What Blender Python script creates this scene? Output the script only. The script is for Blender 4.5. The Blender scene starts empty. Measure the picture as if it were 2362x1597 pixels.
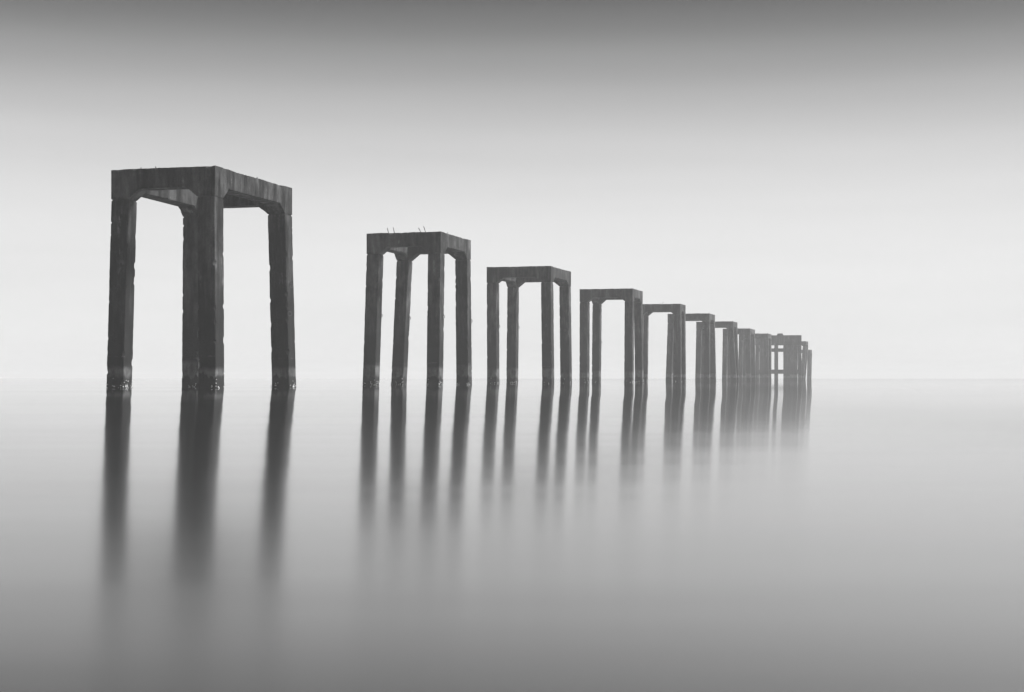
import bpy, math, random
from mathutils import Vector, noise as mnoise

# ------------------------------------------------------------------ camera, sky, sun, exposure
scene = bpy.context.scene
col = scene.collection
R = math.radians

cam_data = bpy.data.cameras.new('camera')
cam = bpy.data.objects.new('camera', cam_data)
col.objects.link(cam)
cam.location = (0, 0, 0.38)
cam.rotation_euler = (R(90), 0, 0)
cam_data.sensor_width = 36
cam_data.lens = 36 * 3500 / 2362
cam_data.shift_y = 73.8 / 2362
cam_data.clip_start = 0.05
cam_data.clip_end = 20000
scene.camera = cam

SUN_EL, SUN_AZ = 40.0, 80.0          # azimuth clockwise from the view direction (+Y)
EXPOSURE = 2.2
HAZE_DENSITY = 0.00105
HAZE_G = 0.0
SUN_STRENGTH = 1.5

scene.view_settings.view_transform = 'Standard'
scene.view_settings.look = 'None'
scene.view_settings.gamma = 1.0
scene.view_settings.exposure = EXPOSURE
scene.view_settings.use_curve_mapping = False

world = bpy.data.worlds.new('World')
scene.world = world
world.use_nodes = True
wn, wl = world.node_tree.nodes, world.node_tree.links
wn.clear()
SKY_STRENGTH = 0.1
w_out = wn.new('ShaderNodeOutputWorld')
w_bg = wn.new('ShaderNodeBackground')
w_bg.inputs['Strength'].default_value = SKY_STRENGTH
sky = wn.new('ShaderNodeTexSky')
sky.sky_type = 'NISHITA'
sky.sun_disc = False
sky.sun_elevation = R(SUN_EL)
sky.sun_rotation = R(SUN_AZ)
sky.dust_density = 4.0
sky_bw = wn.new('ShaderNodeRGBToBW')          # black and white film
wl.new(sky.outputs[0], sky_bw.inputs[0])
tc = wn.new('ShaderNodeTexCoord')
sep = wn.new('ShaderNodeSeparateXYZ')
wl.new(tc.outputs['Generated'], sep.inputs[0])
# stratus: luminous sea mist low down, a dark cloud lid above it
LID = [(-0.2, .82), (0.0, .82), (.075, .81), (.105, .77), (.134, .69), (.161, .575), (.189, .42), (.2154, .27), (.242, .142), (.30, .09), (1.0, .09)]
mr = wn.new('ShaderNodeMapRange')
mr.inputs['From Min'].default_value = -0.2
mr.inputs['From Max'].default_value = 1.0
wl.new(sep.outputs['Z'], mr.inputs['Value'])
ramp = wn.new('ShaderNodeValToRGB')
ramp.color_ramp.interpolation = 'CARDINAL'
els = ramp.color_ramp.elements
for i, (z, v) in enumerate(LID):
    p = (z + .2) / 1.2
    e = els[i] if i < 2 else els.new(p)
    e.position = p
    e.color = (v, v, v, 1)
wl.new(mr.outputs[0], ramp.inputs[0])
lid_gain = wn.new('ShaderNodeMath')
lid_gain.operation = 'MULTIPLY'
lid_gain.inputs[1].default_value = 1.0 / (2 ** EXPOSURE) / SKY_STRENGTH
# drawn-out cloud streaks, faint
w_map = wn.new('ShaderNodeVectorMath')
w_map.operation = 'MULTIPLY'
w_map.inputs[1].default_value = (2.2, 2.2, 26)
wl.new(tc.outputs['Generated'], w_map.inputs[0])
w_noise = wn.new('ShaderNodeTexNoise')
w_noise.inputs['Scale'].default_value = 1.0
w_noise.inputs['Detail'].default_value = 3
wl.new(w_map.outputs[0], w_noise.inputs['Vector'])
w_str = wn.new('ShaderNodeMapRange')
w_str.inputs['From Min'].default_value = .25
w_str.inputs['From Max'].default_value = .75
w_str.inputs['To Min'].default_value = .955
w_str.inputs['To Max'].default_value = 1.045
wl.new(w_noise.outputs[0], w_str.inputs['Value'])
w_mul = wn.new('ShaderNodeMath')
w_mul.operation = 'MULTIPLY'
wl.new(ramp.outputs[0], w_mul.inputs[0])
wl.new(w_str.outputs[0], w_mul.inputs[1])
wl.new(w_mul.outputs[0], lid_gain.inputs[0])
w_mix = wn.new('ShaderNodeMix')
w_mix.data_type = 'FLOAT'
w_mix.inputs['Factor'].default_value = 0.998       # the cloud hides nearly all of the clear sky
wl.new(sky_bw.outputs[0], w_mix.inputs['A'])
wl.new(lid_gain.outputs[0], w_mix.inputs['B'])
wl.new(w_mix.outputs['Result'], w_bg.inputs['Color'])
wl.new(w_bg.outputs[0], w_out.inputs['Surface'])

sun_data = bpy.data.lights.new('sun', 'SUN')
sun_data.energy = SUN_STRENGTH
sun_data.angle = R(14)
sun_data.color = (1, 1, 1)
sun = bpy.data.objects.new('sun', sun_data)
col.objects.link(sun)
sd = Vector((math.sin(R(SUN_AZ)) * math.cos(R(SUN_EL)), math.cos(R(SUN_AZ)) * math.cos(R(SUN_EL)), math.sin(R(SUN_EL))))
sun.rotation_euler = sd.to_track_quat('Z', 'Y').to_euler()
sun.location = (60, 80, 60)

cy = scene.cycles
cy.use_denoising = True
cy.max_bounces = 8
cy.diffuse_bounces = 3
cy.glossy_bounces = 3
cy.volume_bounces = 4
cy.sample_clamp_indirect = 8

# ------------------------------------------------------------------ materials
class NT:
    def __init__(self, name):
        self.m = bpy.data.materials.new(name)
        self.m.use_nodes = True
        self.n, self.l = self.m.node_tree.nodes, self.m.node_tree.links
        self.bsdf = self.n['Principled BSDF']
        self.out = self.n['Material Output']
    def new(self, t, **kw):
        nd = self.n.new(t)
        for k, v in kw.items():
            setattr(nd, k, v)
        return nd
    def put(self, sock, v):
        if isinstance(v, bpy.types.NodeSocket):
            self.l.new(v, sock)
        else:
            sock.default_value = v
    def math(self, op, a, b=0.0, c=0.0, clamp=False):
        nd = self.new('ShaderNodeMath', operation=op, use_clamp=clamp)
        self.put(nd.inputs[0], a); self.put(nd.inputs[1], b); self.put(nd.inputs[2], c)
        return nd.outputs[0]
    def vmath(self, op, a, b):
        nd = self.new('ShaderNodeVectorMath', operation=op)
        self.put(nd.inputs[0], a); self.put(nd.inputs[1], b)
        return nd.outputs[0]
    def noise(self, vec, scale, detail=4, rough=.55):
        nd = self.new('ShaderNodeTexNoise')
        self.put(nd.inputs['Vector'], vec)
        nd.inputs['Scale'].default_value = scale
        nd.inputs['Detail'].default_value = detail
        nd.inputs['Roughness'].default_value = rough
        return nd.outputs[0]
    def rng(self, v, a, b, c=0.0, d=1.0, smooth=True):
        nd = self.new('ShaderNodeMapRange')
        if smooth:
            nd.interpolation_type = 'SMOOTHSTEP'
        self.put(nd.inputs['Value'], v)
        for k, x in zip(('From Min', 'From Max', 'To Min', 'To Max'), (a, b, c, d)):
            nd.inputs[k].default_value = x
        return nd.outputs[0]
    def mix(self, f, a, b):
        nd = self.new('ShaderNodeMix', data_type='FLOAT')
        self.put(nd.inputs['Factor'], f); self.put(nd.inputs['A'], a); self.put(nd.inputs['B'], b)
        return nd.outputs['Result']
    def bump(self, h, strength, dist):
        nd = self.new('ShaderNodeBump')
        nd.inputs['Strength'].default_value = strength
        nd.inputs['Distance'].default_value = dist
        self.l.new(h, nd.inputs['Height'])
        return nd.outputs[0]

def concrete():
    t = NT('weathered_concrete')
    geo = t.new('ShaderNodeNewGeometry')
    tcn = t.new('ShaderNodeTexCoord')
    info = t.new('ShaderNodeObjectInfo')
    rnd = t.math('MULTIPLY', info.outputs['Random'], 61.0)
    cmb = t.new('ShaderNodeCombineXYZ')
    for k in range(3):
        t.l.new(rnd, cmb.inputs[k])
    p = t.vmath('ADD', tcn.outputs['Object'], cmb.outputs[0])
    sp = t.new('ShaderNodeSeparateXYZ')
    t.l.new(geo.outputs['Position'], sp.inputs[0])
    z = sp.outputs['Z']
    broad = t.noise(t.vmath('MULTIPLY', p, (1.4, 1.4, .22)), 1.0, 6, .66)     # run-down stains
    streak = t.noise(t.vmath('MULTIPLY', p, (4.5, 4.5, .42)), 1.0, 6, .7)
    blotch = t.noise(t.vmath('MULTIPLY', p, (1.9, 1.9, 1.1)), 1.0, 8, .72)
    grain = t.noise(p, 16, 5, .65)
    v = t.math('ADD', t.math('MULTIPLY', broad, .40), t.math('ADD', t.math('MULTIPLY', streak, .26), t.math('MULTIPLY', blotch, .34)))
    c = t.rng(v, .43, .63, .003, .085)
    # efflorescence: pale runs here and there
    pale = t.math('MULTIPLY', t.rng(streak, .54, .66), t.rng(blotch, .52, .62))
    c = t.mix(t.math('MULTIPLY', pale, .9), c, .17)
    # splash zone: black with algae and damp, ragged towards the dry concrete
    zr = t.math('ADD', z, t.math('MULTIPLY', t.math('SUBTRACT', broad, .5), 4.2))
    wet = t.rng(zr, 5.2, 1.9)
    c = t.math('MULTIPLY', c, t.mix(wet, 1.0, .12))
    # tide marks
    zn = t.math('ADD', z, t.math('MULTIPLY', t.math('SUBTRACT', t.noise(t.vmath('MULTIPLY', p, (4, 4, 1.2)), 1.0, 4, .6), .5), .75))
    zs = t.math('ADD', z, t.math('MULTIPLY', t.math('SUBTRACT', blotch, .5), .16))
    zt = t.math('ADD', zs, t.math('ADD', t.math('MULTIPLY', t.math('SUBTRACT', info.outputs['Random'], .5), .4), t.math('MULTIPLY', t.math('SUBTRACT', streak, .5), .30)))
    band = t.math('MULTIPLY', t.rng(zt, 1.02, .78), t.rng(zn, .34, .48))
    c = t.mix(t.math('MULTIPLY', band, .85), c, t.rng(t.math('ADD', t.math('MULTIPLY', blotch, .6), t.math('MULTIPLY', streak, .4)), .38, .62, .02, .15))
    low = t.rng(zn, .46, .36)
    c = t.mix(t.math('MULTIPLY', low, .92), c, .009)
    line = t.math('MULTIPLY', t.rng(zs, 1.13, 1.16), t.rng(zs, 1.20, 1.17))
    c = t.mix(t.math('MULTIPLY', line, t.rng(streak, .48, .62, 0, .35)), c, .15)
    c = t.math('MULTIPLY', c, t.rng(grain, .3, .7, .72, 1.28, False))
    rgb = t.new('ShaderNodeCombineColor')
    for k in range(3):
        t.l.new(c, rgb.inputs[k])
    t.l.new(rgb.outputs[0], t.bsdf.inputs['Base Color'])
    t.put(t.bsdf.inputs['Roughness'], t.mix(wet, .9, .75))
    t.bsdf.inputs['Specular IOR Level'].default_value = .25
    hgt = t.math('ADD', t.math('MULTIPLY', grain, .5), t.math('ADD', blotch, t.math('MULTIPLY', streak, .5)))
    t.l.new(t.bump(hgt, .55, .05), t.bsdf.inputs['Normal'])
    return t.m

def plain(name, v, rough, spread=.3, scale=20):
    t = NT(name)
    tcn = t.new('ShaderNodeTexCoord')
    g = t.noise(tcn.outputs['Object'], scale, 4)
    c = t.math('MULTIPLY', v, t.rng(g, .3, .7, 1 - spread, 1 + spread, False))
    rgb = t.new('ShaderNodeCombineColor')
    for k in range(3):
        t.l.new(c, rgb.inputs[k])
    t.l.new(rgb.outputs[0], t.bsdf.inputs['Base Color'])
    t.bsdf.inputs['Roughness'].default_value = rough
    return t.m

SWELL_X = 0.032

def water_mat():
    t = NT('still_sea_water')
    geo = t.new('ShaderNodeNewGeometry')
    p = geo.outputs['Position']
    n1 = t.noise(t.vmath('MULTIPLY', p, (.10, .55, 1)), 1.0, 3, .5)
    n2 = t.noise(t.vmath('MULTIPLY', p, (.05, .16, 1)), 1.0, 2, .5)
    n3 = t.noise(t.vmath('MULTIPLY', p, (.25, 1.6, 1)), 1.0, 3, .55)
    t.bsdf.inputs['Base Color'].default_value = (.018, .018, .018, 1)
    t.bsdf.inputs['IOR'].default_value = 1.5
    # averaged by the long exposure: fine chop becomes roughness, the slow swell a gentle slope
    # and the water is more ruffled where it shoals towards the shore
    sp = t.new('ShaderNodeSeparateXYZ')
    t.l.new(p, sp.inputs[0])
    yy = t.math('MAXIMUM', sp.outputs['Y'], 0.0)
    shoal = t.math('ADD', t.math('MULTIPLY', .075, t.math('EXPONENT', t.math('MULTIPLY', yy, -1 / 30))), t.math('MULTIPLY', .09, t.math('EXPONENT', t.math('MULTIPLY', yy, -1 / 6))))
    rr = t.math('ADD', shoal, t.rng(n2, .3, .7, .027, .031))
    t.l.new(t.math('MINIMUM', t.math('ADD', rr, t.rng(n3, .5, .75, 0, .002)), .17), t.bsdf.inputs['Roughness'])
    nv = t.new('ShaderNodeCombineXYZ')
    t.l.new(t.rng(n2, .3, .7, SWELL_X - .005, SWELL_X + .005, False), nv.inputs[0])
    lap = t.math('EXPONENT', t.math('MULTIPLY', yy, -1 / 12))
    t.l.new(t.math('MULTIPLY', lap, t.math('ADD', t.rng(n1, .3, .7, -.004, .004, False), t.rng(n3, .3, .7, -.0035, .0035, False))), nv.inputs[1])
    nv.inputs[2].default_value = 1.0
    nn = t.new('ShaderNodeVectorMath', operation='NORMALIZE')
    t.l.new(nv.outputs[0], nn.inputs[0])
    t.l.new(nn.outputs[0], t.bsdf.inputs['Normal'])
    # added mirror layer: brightens the water beyond its own reflection
    gl = t.new('ShaderNodeBsdfGlossy')
    gl.inputs['Color'].default_value = (.96, .96, .96, 1)
    t.l.new(t.bsdf.inputs['Roughness'].links[0].from_socket, gl.inputs['Roughness'])
    t.l.new(nn.outputs[0], gl.inputs['Normal'])
    mx = t.new('ShaderNodeMixShader')
    mx.inputs[0].default_value = .28
    t.l.new(t.bsdf.outputs[0], mx.inputs[1])
    t.l.new(gl.outputs[0], mx.inputs[2])
    t.l.new(mx.outputs[0], t.out.inputs['Surface'])
    return t.m

M_CONC = concrete()
M_STEEL = plain('rusted_reinforcing_steel', .045, .8)
M_SHELL = plain('barnacle_shell', .62, .8, .35, 30)
M_HOLE = plain('painted_hole_shade', .02, .95)  # near-black colour stands in for the shade inside an open hole
M_WATER = water_mat()

# ------------------------------------------------------------------ mesh helpers
def obj(name, verts, faces, mat, parent=None, smooth=False):
    me = bpy.data.meshes.new(name)
    me.from_pydata([tuple(v) for v in verts], [], faces)
    me.update()
    me.materials.append(mat)
    if smooth:
        me.polygons.foreach_set('use_smooth', [True] * len(me.polygons))
    o = bpy.data.objects.new(name, me)
    col.objects.link(o)
    o.parent = parent
    return o

def loft(rings, cap=True):
    n = len(rings[0])
    v = [p for r in rings for p in r]
    f = []
    for i in range(len(rings) - 1):
        for k in range(n):
            a, b = i * n + k, i * n + (k + 1) % n
            f.append((a, b, b + n, a + n))
    if cap:
        f.append(tuple(range(n - 1, -1, -1)))
        f.append(tuple(range((len(rings) - 1) * n, len(rings) * n)))
    return v, f

def tube(pts, r, n=6, closed=False):
    pts = [Vector(p) for p in pts]
    m = len(pts)
    rings = []
    for i, p in enumerate(pts):
        if closed:
            d = pts[(i + 1) % m] - pts[i - 1]
        else:
            d = pts[min(i + 1, m - 1)] - pts[max(i - 1, 0)]
        d.normalize()
        a = d.orthogonal().normalized() if not rings else (ref - d * ref.dot(d)).normalized()
        ref = a
        b = d.cross(a)
        rings.append([p + (a * math.cos(2 * math.pi * k / n) + b * math.sin(2 * math.pi * k / n)) * r for k in range(n)])
    if closed:
        v, f = loft(rings, False)
        o = (m - 1) * n
        for k in range(n):
            f.append((o + k, o + (k + 1) % n, (k + 1) % n, k))
        return v, f
    return loft(rings)

def merge(parts):
    V, F = [], []
    for v, f in parts:
        o = len(V)
        V += list(v)
        F += [tuple(i + o for i in q) for q in f]
    return V, F

def chips(rng, length, count, lo, hi):
    return [(rng.uniform(0, length), rng.uniform(.03, .16), rng.uniform(lo, hi)) for _ in range(count)]

def chip_at(ch, s):
    c = 0
    for p, w, d in ch:
        x = abs(s - p) / w
        if x < 1:
            c = max(c, d * (1 - x ** 3))
    return c

def section(w0, w1, z0, z1, ch):
    """eight-point chamfered rectangle; ch = chamfers at (w0,z0) (w1,z0) (w1,z1) (w0,z1)"""
    a, b, c, d = ch
    return [(w0 + a, z0), (w1 - b, z0), (w1, z0 + b), (w1, z1 - c), (w1 - c, z1), (w0 + d, z1), (w0, z1 - d), (w0, z0 + a)]

# ------------------------------------------------------------------ water
NEAR, FAR, SIDE = -120.0, 2500.0, 1500.0
w = obj('sea_water', [(-SIDE, NEAR, 0), (SIDE, NEAR, 0), (SIDE, FAR, 0), (-SIDE, FAR, 0)], [(0, 1, 2, 3)], M_WATER)
w['kind'] = 'structure'

# ------------------------------------------------------------------ pier frames
C = 0.70            # column side
DEPTH = 0.72        # beam depth
HW, HH = 0.45, 0.36  # haunch
YAW = -15.65
BL, BR = 0.12, 0.17  # outward batter of the columns at the water
SINK = -0.6

def column(root, rng, tx, ty, bx, by, ztop, step, erosion=1.0):
    h = ztop - SINK
    n = max(8, int(h / step))
    cc = [chips(rng, h, int(rng.uniform(5, 9) * erosion), .02, .085) for _ in range(4)]
    rings = []
    s0 = C / 2
    sx, sy = rng.uniform(0, 50), rng.uniform(0, 50)
    for i in range(n + 1):
        t = i / n
        z = SINK + h * t
        f = (ztop - z) / ztop
        cx = tx + (bx - tx) * f
        cyy = ty + (by - ty) * f
        j = .008 * mnoise.noise((sx, sy, z * 1.3))
        s = s0 - .002 + j
        ch = [.022 + .012 * mnoise.noise((sx + 9 * k, sy, z * 5)) + chip_at(cc[k], h * t) for k in range(4)]
        rings.append([(cx + x, cyy + y, z) for x, y in section(-s, s, -s, s, ch)])
    # the cold joint under the beam: a shallow open groove
    cxt, cyt = tx, ty
    rings[-1] = [(p[0], p[1], ztop - .07) for p in rings[-1]]
    rings.append([(cxt + (p[0] - cxt) * .93, cyt + (p[1] - cyt) * .93, ztop - .05) for p in rings[-1]])
    rings.append([(p[0], p[1], ztop) for p in rings[-1]])
    v, f = loft(rings)
    return obj('column', v, f, M_CONC, root)

def beam(root, name, rng, along, L, off0, off1, ztop, zc, end, step, depth=DEPTH):
    """along 'x' or 'y': runs from -L/2 to L/2; 'end' is the length of the corner block at each end (0 for a beam between blocks)"""
    st = [-L / 2 + L * i / max(6, int(L / step)) for i in range(max(6, int(L / step)) + 1)]
    for q in (end, end + HW):
        if q > 0:
            st += [-L / 2 + q, L / 2 - q]
    st = sorted(set(round(s, 4) for s in st))
    cc = [chips(rng, L, 2, .02, .06) for _ in range(2)] + [chips(rng, L, 9, .02, .09) for _ in range(2)]
    seed = rng.uniform(0, 90)
    rings = []
    for s in st:
        e = L / 2 - abs(s)
        zb = ztop - depth
        if e < end + 1e-5:
            zb = zc
        elif e < end + HW:
            zb = zc + (ztop - depth - zc) * (e - end) / HW
        zt = ztop + .022 * mnoise.noise((seed, s * 1.1, 3)) + .012 * mnoise.noise((seed, s * 6, 7))
        ch = [.02 + .008 * mnoise.noise((seed + 7 * k, s * 5, 1)) + chip_at(cc[k], s + L / 2) for k in range(4)]
        sec = section(off0, off1, zb, zt, ch)
        rings.append([(s, a, b) if along == 'x' else (a, s, b) for a, b in sec])
    if along == 'x':
        rings = [r[::-1] for r in rings]
    v, f = loft([r[::-1] for r in rings])
    return obj(name, v, f, M_CONC, root)

def barnacles(root, rng, x, y, count, big):
    parts = []
    spots = [(rng.randrange(4), rng.uniform(-C / 2, C / 2)) for _ in range(14)]
    for _ in range(count):
        side, u = rng.choice(spots)
        u = max(-C / 2, min(C / 2, u + rng.gauss(0, .06)))
        z = abs(rng.gauss(0, .07)) + .01
        r = rng.uniform(.014, .03) * big
        if rng.random() < .12:
            z += rng.uniform(0, .25)
        d = C / 2
        px, py = ((u, -d), (d, u), (u, d), (-d, u))[side]
        c = Vector((x + px, y + py, z))
        out = Vector(((0, -1), (1, 0), (0, 1), (-1, 0))[side] + (0,))
        a = Vector((-out.y, out.x, 0)); b = Vector((0, 0, 1))
        rings = []
        for hgt, rr in ((-.4, 1.0), (.35, .85), (.8, .5), (.55, .28)):
            rings.append([c + out * hgt * r + (a * math.cos(k * math.pi / 3) + b * math.sin(k * math.pi / 3)) * rr * r for k in range(6)])
        parts.append(loft(rings))
    v, f = merge(parts)
    o = obj('barnacles', v, f, M_SHELL, root, True)
    o['kind'] = 'stuff'
    return o

def rebar(root, base, lean, length, bend):
    pts = []
    for i in range(6):
        t = i / 5
        pts.append((base[0] + lean[0] * length * t + bend * t * t * length * .4, base[1] + lean[1] * length * t, base[2] - .1 + (length + .1) * t))
    v, f = tube(pts, .019)
    return obj('rebar', v, f, M_STEEL, root)

def mooring_ring(root, x, y, z, face, r=.085, tilt=.5):
    """hangs from a staple on the face ('x' = right face, 'y' = front face)"""
    n = Vector((1, 0, 0)) if face == 'x' else Vector((0, -1, 0))
    a = Vector((0, 1, 0)) if face == 'x' else Vector((1, 0, 0))
    c = Vector((x, y, z))
    e1 = (a * math.cos(tilt) + n * math.sin(tilt))
    ctr = c + n * .06 + Vector((0, 0, -r * .8))
    v1 = tube([ctr + e1 * r * math.cos(k * math.pi / 8) + Vector((0, 0, r * math.sin(k * math.pi / 8))) for k in range(16)], .016, 6, True)
    v2 = tube([c - n * .05 + Vector((0, 0, .03)), c + n * .05 + Vector((0, 0, .03)), c + n * .08, c + n * .05 + Vector((0, 0, -.03)), c - n * .05 + Vector((0, 0, -.03))], .014, 6)
    v, f = merge([v1, v2])
    return obj('mooring_ring', v, f, M_STEEL, root, True)

def socket(root, x, y, z, face):
    n = Vector((1, 0, 0)) if face == 'x' else Vector((0, -1, 0))
    c = Vector((x, y, z))
    v, f = tube([c - n * .05, c + n * .012], .05, 10)
    return obj('bolt_socket', v, f, M_HOLE, root)

def pier_frame(idx, near, L, Rr, label, H=8.0, legs=None, bars=(), rings=(), sockets=(), barn=0, step=.12, yaw=YAW, skew=0.0):
    """near = world XY of the top outer corner nearest the camera; L across the row, Rr along it"""
    rng = random.Random(100 + idx)
    a = R(yaw)
    ux = Vector((math.cos(a), math.sin(a)))
    uy = Vector((-math.sin(a), math.cos(a)))
    ctr = Vector(near) - ux * L / 2 + uy * Rr / 2
    root = bpy.data.objects.new('pier_frame', None)
    root.location = (ctr.x, ctr.y, 0)
    root.rotation_euler = (0, 0, a)
    root.empty_display_size = .5
    col.objects.link(root)
    root['label'] = label
    root['category'] = 'pier frame'
    root['group'] = 'ruined concrete pier frames in a row'
    zc = H - DEPTH - HH
    legs = legs or {}
    k = 0
    for sx, sy, key in ((1, -1, 'near'), (-1, -1, 'left'), (-1, 1, 'back'), (1, 1, 'right')):
        tx, ty = sx * (L / 2 - C / 2), sy * (Rr / 2 - C / 2)
        ex, ey = legs.get(key, (0, 0))
        bx, by = tx + sx * BL + ex, ty + sy * BR + ey
        co = column(root, rng, tx, ty, bx, by, zc - .002, step)
        if barn:
            barnacles(co, rng, bx, by, barn, 1.0 if idx < 3 else 1.25)
        def at(z):
            f = (zc - z) / zc
            return tx + (bx - tx) * f, ty + (by - ty) * f
        for kk, z, face, u in rings:
            if kk == key:
                x, y = at(z)
                mooring_ring(co, x + (C / 2 if face == 'x' else u), y + (u if face == 'x' else -C / 2), z, face)
        for kk, z, face, u in sockets:
            if kk == key:
                x, y = at(z)
                socket(co, x + (C / 2 if face == 'x' else u), y + (u if face == 'x' else -C / 2), z, face)
    front = beam(root, 'cross_beam', rng, 'x', L, -Rr / 2, -Rr / 2 + C, H, zc, C, step)
    beam(root, 'cross_beam', rng, 'x', L, Rr / 2 - C, Rr / 2, H, zc, C, step)
    ls = Rr - 2 * C - .004
    beam(root, 'side_beam', rng, 'y', ls, -L / 2 + .003, -L / 2 + C - .003, H - .003, zc, 0, step)
    beam(root, 'side_beam', rng, 'y', ls, L / 2 - C + .003, L / 2 - .003, H - .003, zc, 0, step)
    for (bx, by, lean, ln, bend) in bars:
        rebar(front, (bx, by, H), lean, ln, bend)
    if skew:        # out of square: the far left corner stands further out
        for o in root.children_recursive:
            for v in o.data.vertices:
                v.co.x -= skew * (L / 2 - v.co.x) / L * (v.co.y + Rr / 2) / Rr
    return root

pier_frame(1, (-10.66, 54.43), 4.17, 6.78, 'nearest and largest ruined concrete pier frame, leftmost in the row', barn=46, step=.05, skew=.36, legs={'right': (-.02, 0)},
           rings=(('right', 4.15, 'x', -.05), ('right', 3.0, 'x', -.28)), sockets=(('right', 6.35, 'x', .0),),
           bars=((-.35, -3.1, (-.9, .2), .10, 0), (-1.0, -3.2, (.6, 0), .07, 0), (1.9, .6, (-.3, 0), .10, 0), (1.8, 1.6, (-.3, .2), .09, 0)))
pier_frame(2, (-3.71, 78.9), 4.11, 5.31, 'second concrete pier frame from the left with four bent rebars on top', barn=40, step=.08,
           legs={'near': (-.15, 0), 'left': (-.05, 0), 'back': (-.28, 0), 'right': (-.1, 0)},
           rings=(('near', 3.65, 'x', .05), ('left', 3.75, 'x', .1), ('back', 3.8, 'x', .1), ('right', 3.6, 'x', .1)),
           sockets=(('left', 6.3, 'x', .1), ('back', 6.25, 'x', .1), ('right', 5.4, 'x', .1)),
           bars=((-.92, -2.3, (-.36, 0), .30, 0), (-.62, -2.3, (-.05, 0), .31, -.5), (.92, -2.3, (-.9, 0), .26, .3), (1.15, -2.3, (-.46, 0), .33, 0), (1.95, -1.1, (-.2, 0), .10, 0)))
pier_frame(3, (2.64, 103.08), 4.55, 5.89, 'third concrete pier frame from the left, all four legs standing clear', barn=26, step=.12,
           legs={'left': (.19, 0), 'right': (-.08, 0)},
           rings=(('near', 4.0, 'y', 0), ('left', 4.0, 'x', .1), ('back', 4.1, 'x', .1), ('right', 3.85, 'y', .05)),
           sockets=(('near', 6.15, 'y', 0), ('left', 5.75, 'x', .1), ('right', 6.1, 'y', .05)))
pier_frame(4, (10.25, 128.93), 4.62, 4.58, 'fourth concrete pier frame, its two right legs overlapping', barn=20, step=.15, skew=-.3,
           legs={'left': (.15, 0), 'near': (-.12, 0), 'right': (-.04, 0)},
           rings=(('back', 3.6, 'x', .1),), sockets=(('right', 5.3, 'y', 0),))
pier_frame(5, (17.27, 155.57), 4.6, 3.3, 'fifth concrete pier frame, its beam end hidden behind the fourth', barn=12, step=.2,
           legs={'near': (-.05, 0), 'right': (-.1, 0)}, bars=((.35, -1.4, (.5, 0), .25, 0), (.2, -1.4, (-.6, 0), .1, 0)))
pier_frame(6, (23.25, 178.68), 4.97, 4.68, 'sixth concrete pier frame, grey in the mist right of the fifth', step=.25,
           legs={'left': (-.1, 0), 'near': (-.1, 0)})
pier_frame(7, (29.71, 203.94), 4.97, 4.68, 'seventh concrete pier frame, near leg leaning to the right in the mist', step=.25,
           legs={'near': (.35, 0), 'right': (.1, 0)}, bars=((-.2, -2.2, (.1, 0), .35, 0),))
pier_frame(8, (36.59, 233.19), 4.2, 6.4, 'eighth concrete pier frame, pale, stepping down right of the seventh', step=.3)
pier_frame(9, (43.82, 259.56), 5.0, 5.5, 'ninth concrete pier frame, touching the braced pier head in the mist', step=.3, legs={'right': (-.15, 0)},
           bars=((-1.0, -2.2, (.1, 0), .25, 0),))
pier_frame(11, (60.3, 311.0), 4.5, 5.0, 'pale concrete pier frame stepping down right behind the braced pier head', step=.3, H=7.93,
           legs={'near': (-.65, 0), 'right': (-.65, 0)})
pier_frame(12, (66.5, 338.0), 4.5, 4.2, 'lowest and farthest concrete pier frame at the right end of the row', step=.3, H=6.7,
           legs={'near': (-.2, 0), 'right': (-.25, 0), 'left': (.5, 0)})

# ------------------------------------------------------------------ the braced pier head between the ninth and the eleventh bent
def box(root, name, x0, x1, y0, y1, z0, z1, mat=M_CONC, b=.03, step=.4, seed=1):
    n = max(2, int((x1 - x0) / step))
    rings = []
    for i in range(n + 1):
        x = x0 + (x1 - x0) * i / n
        j = .02 * mnoise.noise((seed, x * 1.7, 2))
        rings.append([(x, y, z) for y, z in section(y0, y1, z0, z1 + j, (b, b, b, b))])
    v, f = loft([r[::-1] for r in rings][::-1])
    return obj(name, v, f, mat, root)

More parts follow.
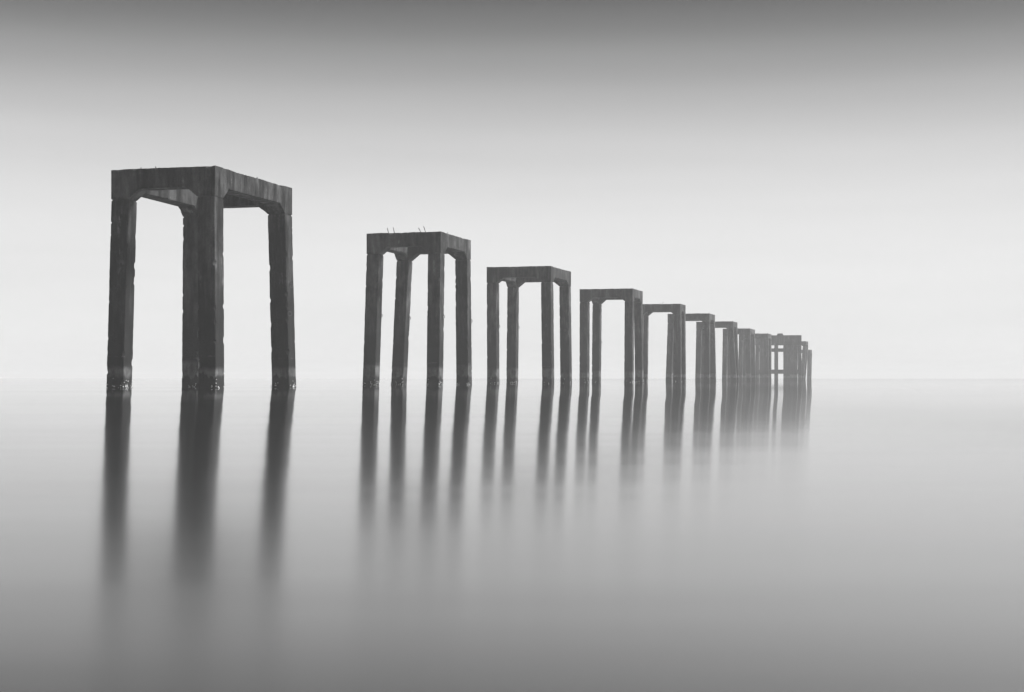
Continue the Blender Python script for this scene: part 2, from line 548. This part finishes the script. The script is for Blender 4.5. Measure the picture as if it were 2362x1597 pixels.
head = bpy.data.objects.new('braced_pier_head', None)
head.empty_display_size = .5
head.location = (48.3, 285.0, 0)
head.rotation_euler = (0, 0, R(-9.8))
col.objects.link(head)
head['label'] = 'wide braced concrete pier head with open bay, small block on its top'
head['category'] = 'pier head'
hr = random.Random(77)
for i, (x, y) in enumerate(((-2.2, 0), (-1.47, 0), (-.74, 0), (1.30, 0), (2.97, 0), (4.15, 0), (4.9, 0), (5.6, 0), (-1.1, 4.2), (1.33, 4.2), (3.55, 4.2), (4.85, 4.2))):
    column(head, hr, x, y + .35, x + (.06 if i == 7 else 0), y + .35 + (-.12 if y == 0 else .12), 6.6, .3)
box(head, 'cross_beam', -2.6, 5.97, 0, .7, 6.602, 8.40, seed=3)
box(head, 'cross_beam', -2.6, 5.95, 4.2, 4.9, 6.602, 8.38, seed=5)
box(head, 'brace', -2.5, 5.9, .06, .56, 5.29, 5.95, seed=7)
box(head, 'brace', -2.5, 5.9, .0, .5, 1.17, 1.96, seed=8)
box(head, 'side_beam', -2.597, -1.9, .703, 4.197, 7.2, 8.37, seed=9)
box(head, 'side_beam', 5.2, 5.9, .703, 4.197, 7.2, 8.37, seed=10)
cap_v, cap_f = loft([[(1.45 + 1.15 * u * s + .575 * (1 - 1), .1 + .5 * q, z) for u, q in ((0, 0), (1, 0), (1, 1), (0, 1))] for z, s in ((8.40, 1.0),)] +
                    [[(1.55 + .95 * u, .14 + .42 * q, 8.74) for u, q in ((0, 0), (1, 0), (1, 1), (0, 1))]])
obj('cap_block', cap_v, cap_f, M_CONC, head)

# ------------------------------------------------------------------ the misty air
hz = bpy.data.materials.new('sea_mist')
hz.use_nodes = True
hz.node_tree.nodes.clear()
ho = hz.node_tree.nodes.new('ShaderNodeOutputMaterial')
hv = hz.node_tree.nodes.new('ShaderNodeVolumePrincipled')
hv.inputs['Color'].default_value = (.97, .97, .97, 1)
hv.inputs['Density'].default_value = HAZE_DENSITY
hv.inputs['Anisotropy'].default_value = HAZE_G
hz.node_tree.links.new(hv.outputs[0], ho.inputs['Volume'])
X, Y0, Y1, Z0, Z1 = SIDE + 60, NEAR - 60, FAR + 60, -1.2, 9.2
haze = obj('haze', [(x, y, z) for z in (Z0, Z1) for x, y in ((-X, Y0), (X, Y0), (X, Y1), (-X, Y1))],
           [(3, 2, 1, 0), (4, 5, 6, 7), (0, 1, 5, 4), (1, 2, 6, 5), (2, 3, 7, 6), (3, 0, 4, 7)], hz)
haze['kind'] = 'stuff'
haze['label'] = 'pale sea mist lying over the water'
